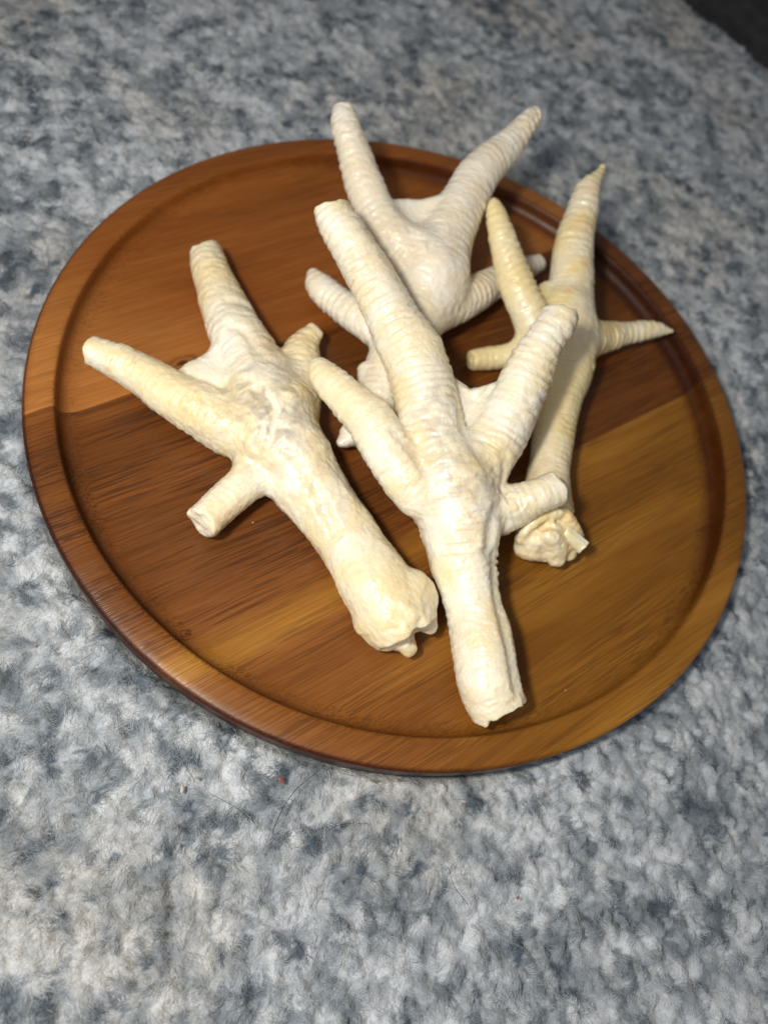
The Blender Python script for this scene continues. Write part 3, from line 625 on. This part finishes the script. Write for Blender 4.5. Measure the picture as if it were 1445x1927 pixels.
front = foot('front', 'ivory ringed chicken foot on top, its shank end nearest the tray rim at bottom centre', M_S2, 200,
    [(*FEET_MM['front']['webs'][0][1][4][:3], 9, 3, 0.9), (*FEET_MM['front']['webs'][0][1][5][:3], 9, 3, 0.9), (*FEET_MM['front']['webs'][0][1][3][:3], 2.2, 0, 1.0), sp('front', 0, 9, 8, 0, 0.9), sp('front', 0, 8, 8, 0, 0.8), sp('front', 4, 1, 11, 0, 0.9), sp('front', 1, 3, 7, 1, 0.7), sp('front', 2, 1, 8, 1, 0.8), sp('front', 4, 8, 10, 1, 0.8), sp('front', 4, 3, 6, 0, 0.4), sp('front', 0, 6, 9, 1, 1.0), sp('front', 0, 3, 10, 1, 0.6), sp('front', 2, 3, 12, 1, 0.7), sp('front', 3, 2, 9, 2, 0.25), sp('front', 4, 5, 9, 2, 0.3)], (0.02, -0.08, ZF), [cr('front', 3, 3, 8, 0.6), cr('front', 4, 8, 8, 0.5), cr('front', 1, 6, 8, 0.35), (*FEET_MM['front']['webs'][0][1][3][:3], 6, 0.6)],
    ridge=1.05, lumps=0.7, wrinkle=0.05, blend=0.003)
backf = foot('back', 'chalky white chicken foot at the back with two long toes reaching over the far rim', M_S3, 300,
    [(*FEET_MM['back']['webs'][0][1][1][:3], 9, 3, 1.0), sp('back', 1, 6, 9, 0, 0.7), sp('back', 0, 4, 10, 1, 0.7), sp('back', 1, 3, 12, 1, 0.5), sp('back', 0, 3, 8, 2, 0.4)], (0.03, 0.02, ZF), [cr('back', 0, 6, 9, 0.7), cr('back', 4, 7, 8, 0.7)],
    ridge=1.0, lumps=0.7, wrinkle=0.1)
yel = foot('yellow', 'slender yellowish chicken foot at the right with a broken knuckle end', M_S4, 400,
    [sp('yellow', 1, 1, 18, 1, 1.0), sp('yellow', 1, 3, 14, 1, 0.9), sp('yellow', 2, 1, 12, 1, 1.0), sp('yellow', 4, 3, 22, 1, 0.9), sp('yellow', 4, 6, 12, 2, 1.0), sp('yellow', 0, 5, 8, 2, 0.45), sp('yellow', 0, 0, 10, 1, 1.0), sp('yellow', 3, 4, 9, 2, 0.5)], (0.06, -0.01, ZF),
    ridge=0.8, lumps=0.8, wrinkle=0.1)
kv, kf = build_foot_mesh({'chains': KNOB_MM, 'webs': [], 'crumple': [(*KNOB_MM[0][2][2][:3], 11, 0.9)]}, ridge=0.5, seed=500, lumps=1.0, wrinkle=0.5, blend=0.0015)
o = mesh_obj('broken_joint', kv, kf, M_BONE, yel); add_color(o.data, 'stain', stains(kv, [(*KNOB_MM[1][2][4][:3], 4.5, 2, 1.0), (*KNOB_MM[1][2][5][:3], 4, 2, 1.0), (*KNOB_MM[0][2][0][:3], 9, 1, 1.0), (*KNOB_MM[1][2][2][:3], 6, 1, 1.0), (*KNOB_MM[6][2][0][:3], 3.5, 2, 0.9), (*KNOB_MM[2][2][0][:3], 5, 0, 0.6)]))
sh = [Vector(p) for p in SHARD]                           # curved splinter of bone, thicker in the middle
nz = (sh[1] - sh[0]).cross(sh[3] - sh[0]).normalized()
if nz.z < 0: nz = -nz
vv = []; ff = []; NU, NVV = 7, 5
for side in (1, -1):
    for i in range(NU):
        for j in range(NVV):
            u, v = i / (NU - 1), j / (NVV - 1)
            p = (sh[0] * (1 - u) + sh[1] * u) * (1 - v) + (sh[3] * (1 - u) + sh[2] * u) * v
            arch = 0.0012 * (1 - (2 * v - 1) ** 2) - 0.0004 * u * u; th = 0.0005 * (1 - 0.6 * u) * (0.3 + 0.7 * (1 - (2 * v - 1) ** 2))
            vv.append(tuple(p + nz * (arch + side * th) + Vector((rng.normal(0, 0.00008), rng.normal(0, 0.00008), 0))))
def q_(s_, i, j): return s_ * NU * NVV + i * NVV + j
for i in range(NU - 1):
    for j in range(NVV - 1):
        ff.append((q_(0, i, j), q_(0, i + 1, j), q_(0, i + 1, j + 1), q_(0, i, j + 1))); ff.append((q_(1, i, j + 1), q_(1, i + 1, j + 1), q_(1, i + 1, j), q_(1, i, j)))
for i in range(NU - 1):
    for j in (0, NVV - 1): ff.append((q_(0, i, j), q_(0, i + 1, j), q_(1, i + 1, j), q_(1, i, j)))
for j in range(NVV - 1):
    for i in (0, NU - 1): ff.append((q_(0, i, j), q_(0, i, j + 1), q_(1, i, j + 1), q_(1, i, j)))
o = mesh_obj('bone_shard', vv, ff, M_BONE, yel); add_color(o.data, 'stain', np.column_stack([np.zeros((len(vv), 3)), np.full(len(vv), 0.1)]))


# ------------------------------------------------------------------ stray hairs and crumbs on the rug
def plain(name, c, rough=0.5):
    t = NT(name); co = t.n('ShaderNodeTexCoord').outputs['Object']
    t.link(t.ramp(t.noise(co, 900, 3), [(0.3, tuple(v * 0.6 for v in c)), (0.7, c)]), t.b.inputs['Base Color']); t.b.inputs['Roughness'].default_value = rough; return t.m
M_HD = plain('dark_hair', (0.02, 0.018, 0.02), 0.35); M_HP = plain('pale_hair', (0.55, 0.50, 0.42), 0.35)
def strand(pts, rad, mat, label, name='hair_strand'):
    S = spline([(p[0] * 1000, p[1] * 1000, (p[2] + 0.0038) * 1000, 1) for p in pts], 5)[:, :3]; V = []; F = []
    S = S + np.array([0, 0, 1]) * (0.0006 * np.sin(np.arange(len(S)) * 0.7))[:, None]
    for i, p in enumerate(S):
        d = Vector(S[min(i + 1, len(S) - 1)] - S[max(i - 1, 0)]).normalized(); u = d.cross(Vector((0, 0, 1))).normalized(); v = d.cross(u)
        rr = rad * (0.35 if i in (0, len(S) - 1) else 1)
        for k in range(5):
            a = k * 2 * math.pi / 5; q = Vector(p) + u * math.cos(a) * rr + v * math.sin(a) * rr; V.append(tuple(q))
        if i:
            for k in range(5): F.append((5 * (i - 1) + k, 5 * (i - 1) + (k + 1) % 5, 5 * i + (k + 1) % 5, 5 * i + k))
    return tag(mesh_obj(name, V, F, mat), label, 'hair', 'stray hairs on the rug')
strand(H1, 0.00011, M_HD, 'long dark curved hair on the rug running down from the bottom edge of the tray')
strand(H2, 0.00009, M_HD, 'short dark hair on the open rug below the tray, right of centre')
strand(H3, 0.0001, M_HP, 'tiny pale brown hair low on the rug at lower left beside the crease')
strand(H4, 0.00007, M_HD, 'thin dark straight hair on the rug between the red crumb and the white crumb')
strand(H5, 0.00009, M_HP, 'pale blond straight hair near the bottom edge of the rug')
strand(H6, 0.00006, M_HD, 'fine dark hair arching sideways just below the long curved hair')
def crumb(loc, r, mat, label, squash, seed):
    lift = 0.003 if math.hypot(loc[0], loc[1]) > RAD else 0.0002
    bm = bmesh.new(); bmesh.ops.create_icosphere(bm, subdivisions=2, radius=r); rd = random.Random(seed)
    for v in bm.verts: v.co = Vector((v.co.x * squash[0], v.co.y * squash[1], v.co.z * squash[2])) * rd.uniform(0.8, 1.15)
    me = bpy.data.meshes.new('crumb'); bm.to_mesh(me); bm.free(); me.materials.append(mat)
    o = bpy.data.objects.new('crumb', me); col.objects.link(o); o.location = (loc[0], loc[1], loc[2] + lift); o.rotation_euler = (0.3, 0.2, seed)
    return tag(o, label, 'crumb')
crumb(CRUMBS['red'], 0.0010, plain('red_flake', (0.30, 0.10, 0.07)), 'small red crumb on the rug just below the tray', (0.8, 1.2, 0.5), 1)
crumb(CRUMBS['white'], 0.0010, plain('white_flake', (0.70, 0.68, 0.58)), 'tiny whitish splinter in a dark patch of the rug below the tray', (1.4, 0.5, 0.4), 2)
crumb(CRUMBS['fleck1'], 0.0003, plain('skin_fleck', (0.5, 0.4, 0.25)), 'tiny pale fleck on the dark middle board of the tray', (1, 1, 0.5), 5)
crumb(CRUMBS['fleck2'], 0.0003, plain('skin_fleck_pale', (0.6, 0.45, 0.25)), 'tiny pale fleck on the golden board near the rim', (1, 0.8, 0.5), 6)
crumb(CRUMBS['rust'], 0.0005, plain('rust_flake', (0.35, 0.13, 0.05)), 'tiny rust brown speck on the rug right of the short dark hair', (1, 1, 0.6), 7)
crumb(CRUMBS['tan'], 0.0005, plain('tan_flake', (0.45, 0.36, 0.20)), 'tiny tan speck on the rug right of the whitish splinter', (1, 1, 0.6), 3)
